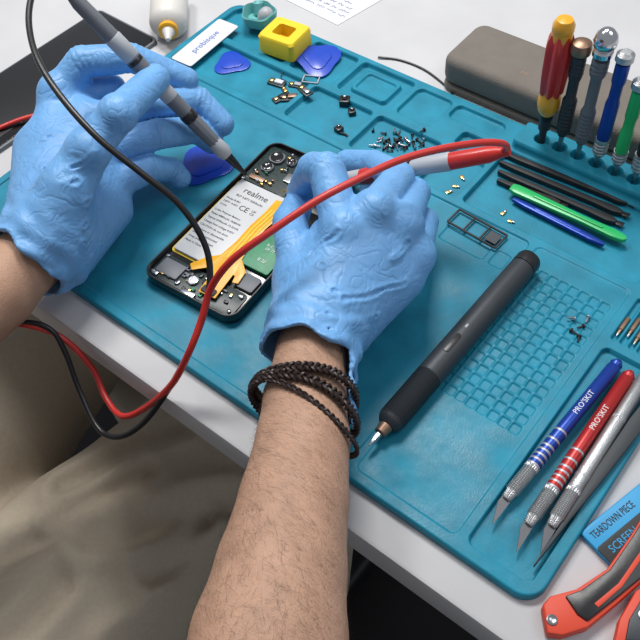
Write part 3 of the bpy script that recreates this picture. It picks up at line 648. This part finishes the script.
glove_mesh('glove',
 [[Wl,(60,96,.062,.0130)],[Wl,(85,118,.058,.0135)],[Wl,(100,150,.048,.0130)],[Wl,(112,184,.034,.0122)],
  [(45,240,.040,.022),(40,150,.046,.0170)],[(62,255,.030,.020),(112,210,.024,.0135)],[(48,232,.050,.020),(66,190,.066,.0160),(88,150,.078,.0128)],[(72,100,.058,.0130),(112,88,.054,.0095)]],
 [[(60,94,.065,.0125),(82,62,.080,.0110),(132,58,.076,.0101),(186,80,.056,.0090)],
  [(88,150,.079,.0128),(118,114,.092,.0114),(155,79,.082,.0100)],
  [(88,122,.058,.0125),(148,106,.056,.0106),(198,100,.044,.0097),(222,124,.030,.0090)],
  [(100,152,.048,.0122),(158,134,.048,.0106),(196,130,.034,.0096),(212,142,.022,.0086)],
  [(112,184,.034,.0118),(150,168,.034,.0098),(172,170,.020,.0088),(180,178,.014,.0080)]],
 [(60,228,.040,.0220),(40,248,.039,.0232),(24,264,.038,.0262)],'blue nitrile glove on the left hand',
 folds=[((72,170,.082),(106,148,.092),.0010,.0010),((62,184,.078),(96,182,.078),.0010,.0010),((52,208,.070),(100,200,.062),.0010,.0011),((44,224,.062),(92,224,.052),.0010,.0010),((48,238,.058),(86,242,.046),.0009,.0009),
        ((74,122,.076),(110,98,.074),.0009,.0010),((96,178,.064),(134,168,.048),.0009,.0010),((28,202,.058),(64,196,.070),.0009,.0010),((38,142,.066),(72,126,.076),.0009,.0010),((100,200,.056),(132,188,.044),.0009,.0009),((34,172,.064),(66,160,.074),.0008,.0010),((44,100,.070),(76,92,.076),.0007,.0009)],
 bumps=[(58,92,.068,.0130),(88,150,.082,.0128),(118,113,.094,.0117)])
RA=J([(316,326,.046,.0165),(311,352,.046,.0182),(305,400,.047,.0208),(303,440,.048,.0226),(294,500,.050,.0252),(281,570,.053,.0285),(269,640,.055,.0325),(258,740,.058,.0360)])
elR=Vector((-.066,-.01,.055)); shR=Vector((-.20,-.19,.24))
RA+= [(elR,.037),((elR+shR)/2,.043),(shR,.050)]
LA=J([(48,238,.040,.0185),(30,258,.038,.0200),(-5,292,.036,.0230),(-60,330,.036,.0290)])
elL=Vector((-.50,-.02,.03)); shL=Vector((-.53,-.20,.24))
LA+=[(elL,.037),((elL+shL)/2,.043),(shL,.050)]
TO=[(Vector((-.365,-.20,.22)),.10),(Vector((-.365,-.215,.05)),.12),(Vector((-.36,-.20,-.16)),.12)]
def bodyf(X,Y,Z):
    d=smin(chain(X,Y,Z,RA,.0025),chain(X,Y,Z,LA,.0025),.01)
    d=smin(d,chain(X,Y,Z,TO,.05),.03); d=smin(d,capd(X,Y,Z,shR,shL,.05,.05),.05)
    return d
V,Fq=nets(bodyf,(-.62,-.36,-.30),(0,.20,.33),.003)
bd=netmesh('body',V,Fq,skin,pr_)
arr=V[(V[:,1]>-.02)&(V[:,0]>-.26)&(V[:,2]>.045)]
dirw=(RA[1][0]-RA[6][0]).normalized(); vs_=[]; fs_=[]
axs=[p for p,_ in RA[:8]]
for k in range(8500):
    p=Vector(arr[random.randrange(len(arr))])
    if (p-RA[1][0]).length<.018: continue
    best=min(((p-(x+(y-x)*max(0,min(1,(p-x).dot(y-x)/(y-x).length_squared)))) for x,y in zip(axs,axs[1:])),key=lambda q:q.length)
    nn=best.normalized(); sd=nn.cross(dirw)
    p=p+Vector([random.uniform(-.0015,.0015) for _ in range(3)]); p=p-nn*.0004
    sw=math.sin(40*p.x+55*p.y)*.6
    d=(dirw*random.uniform(-.1,.9)+sd*(random.uniform(.0,1.0)+sw)).normalized(); l=random.uniform(.003,.011)
    s_=d.cross(nn).normalized()*.000028
    bend=sd*random.uniform(-.0015,.0015)
    q1=p+d*l*.33+nn*.0006+bend*.2; q2=p+d*l*.66+nn*.0008+bend*.7; q3=p+d*l+nn*.0005+bend*1.6; n0=len(vs_)
    vs_+=[tuple(q) for q in (p-s_,p+s_,q1+s_,q1-s_,q2+s_*.7,q2-s_*.7,q3)]; fs_+=[(n0,n0+1,n0+2,n0+3),(n0+3,n0+2,n0+4,n0+5),(n0+5,n0+4,n0+6)]
me=bpy.data.meshes.new('arm_hair'); me.from_pydata(vs_,[],fs_)
o=link('arm_hair',me,hairm,pr_,False,False); o['kind']='stuff'
armax=(RA[4][0]-RA[1][0]).normalized()
br=bpy.data.objects.new('bracelet',None); col.objects.link(br); br.parent=pr_; br['label']='dark brown braided leather bracelet on the right wrist'
bc=P(304,400,.0475); br.location=pr_.matrix_basis.inverted()@Vector((bc.x,bc.y,bc.z+Z0))
bx=armax.cross(Vector((0,0,1))).normalized(); bz=bx.cross(armax).normalized(); sg=1 if bx.x>0 else -1
def loop(du,tl,R1,R2,dz,ph0,n3,ra,A):
    for i in range(3):
        pts=[]
        for k in range(480):
            th=2*PI*k/480; f=n3*th+2*PI*i/3
            la=A*math.sin(f); rd=A*.38*math.sin(2*f)
            p=bc+armax*(du+tl*sg*math.cos(th)+.0016*math.sin(2*th+ph0)+la)+bx*(R1+rd)*math.cos(th)+bz*((R2+rd)*math.sin(th)-dz)
            pts.append(p-bc)
        MB().tube(pts,ra,6,True).build('braid_strand',leather,br)
loop(-.004,.002,.0262,.0236,.0005,0,18,.00100,.0021)
loop(.003,.008,.0274,.0238,.0012,1.2,18,.00100,.0021)
loop(.0105,.015,.0282,.0238,.0016,2.6,20,.0007,.0012)
LR=[(Vector((-.335,-.20,-.235)),.10),(Vector((-.322,.05,-.245)),.083),(Vector((-.305,.27,-.235)),.068),(Vector((-.30,.27,-.45)),.058),(Vector((-.30,.25,-.70)),.05)]
LL=[(Vector((-.455,-.20,-.235)),.10),(Vector((-.500,.05,-.245)),.083),(Vector((-.54,.27,-.235)),.068),(Vector((-.53,.27,-.45)),.058),(Vector((-.53,.25,-.70)),.05)]
FO=[((238,480),(90,545),.009,.0075),((225,545),(110,640),.008,.0075),((180,425),(60,480),.007,.007),((100,520),(10,560),.007,.0075),((205,505),(140,560),.005,.0055),((190,590),(120,650),.006,.006),((150,470),(60,520),.005,.0055),((60,590),(-10,650),.006,.007)]
FO=[(P(*a,-.16),P(*b,-.16),dp,w) for a,b,dp,w in FO]
def trf(X,Y,Z):
    d=smin(chain(X,Y,Z,LR,.02),chain(X,Y,Z,LL,.02),.022)
    d=smin(d,capd(X,Y,Z,Vector((-.385,-.18,-.22)),Vector((-.385,-.20,-.10)),.120,.120),.04)
    wx=X+.003*np.sin(60*Y); wy=Y+.003*np.sin(70*X)
    for a_,b2_,dp,w in FO:
        q=capd(wx,wy,0*Z,(a_.x,a_.y,0),(b2_.x,b2_.y,0),0,0)
        d=d+dp*.6*np.exp(-(q/w)**2)-dp*.8*np.exp(-((q-2.0*w)/(w))**2)
    return d
V,Fq=nets(trf,(-.67,-.36,-.755),(-.19,.37,-.02),.0038)
netmesh('trousers',V,Fq,khaki,pr_)
TS=[(p,r+.010) for p,r in TO]
def shf(X,Y,Z):
    d=smin(chain(X,Y,Z,TS,.05),capd(X,Y,Z,shR,shL,.06,.06),.05)
    for A in ((shR,elR),(shL,elL)): d=smin(d,capd(X,Y,Z,A[0],A[0]+(A[1]-A[0])*.5,.062,.056),.02)
    return d+.003*np.sin(60*Z+30*X)
V,Fq=nets(shf,(-.66,-.38,-.30),(-.05,.02,.34),.0065)
netmesh('shirt',V,Fq,shirtm,pr_)
for x in (-.30,-.53):
    MB().prism(rr(.095,.26,.04,6,x,.30),-.75,-.69,.018,None,3).build('shoe',black,pr_,False)
t=thing('office_stool','black padded stool under the seated person','stool',xy(-.38,-.15,-Z0))
MB().prism(rr(.40,.40,.06,6),.365,.405,.012).build('seat',blackm,t)
for sx in (-1,1):
    for sy in (-1,1): MB().lathe((sx*.15,sy*.15,.37),(sx*.19,sy*.18,0),[(0,.014),(.368,.012)],14).build('leg',mgrey,t)

# ================================================================ LIGHT
w=bpy.data.worlds.new('world'); sc.world=w; w.use_nodes=True
bg=w.node_tree.nodes['Background']; bg.inputs[0].default_value=(.88,.92,1,1); bg.inputs[1].default_value=.33
def area(loc,tgt,size,power,colr):
    l=bpy.data.lights.new('key_or_fill','AREA'); l.energy=power; l.size=size; l.color=colr
    o=bpy.data.objects.new('key_or_fill',l); col.objects.link(o); o.location=Vector(loc)+Vector((0,0,Z0))
    o.rotation_euler=(Vector(tgt)-Vector(loc)).to_track_quat('-Z','Y').to_euler(); return o
area((-.55,.70,1.15),(-.22,.28,0),.34,12,(1,.985,.96))
area((.45,.75,1.3),(-.1,.3,0),.6,4,(.94,.97,1))  # added soft fill from the right, not a fixture of the room
area((-.85,.30,1.05),(-.38,.05,-.15),.22,5.5,(1,.98,.95))  # extra light added to brighten the trousers, no real lamp there
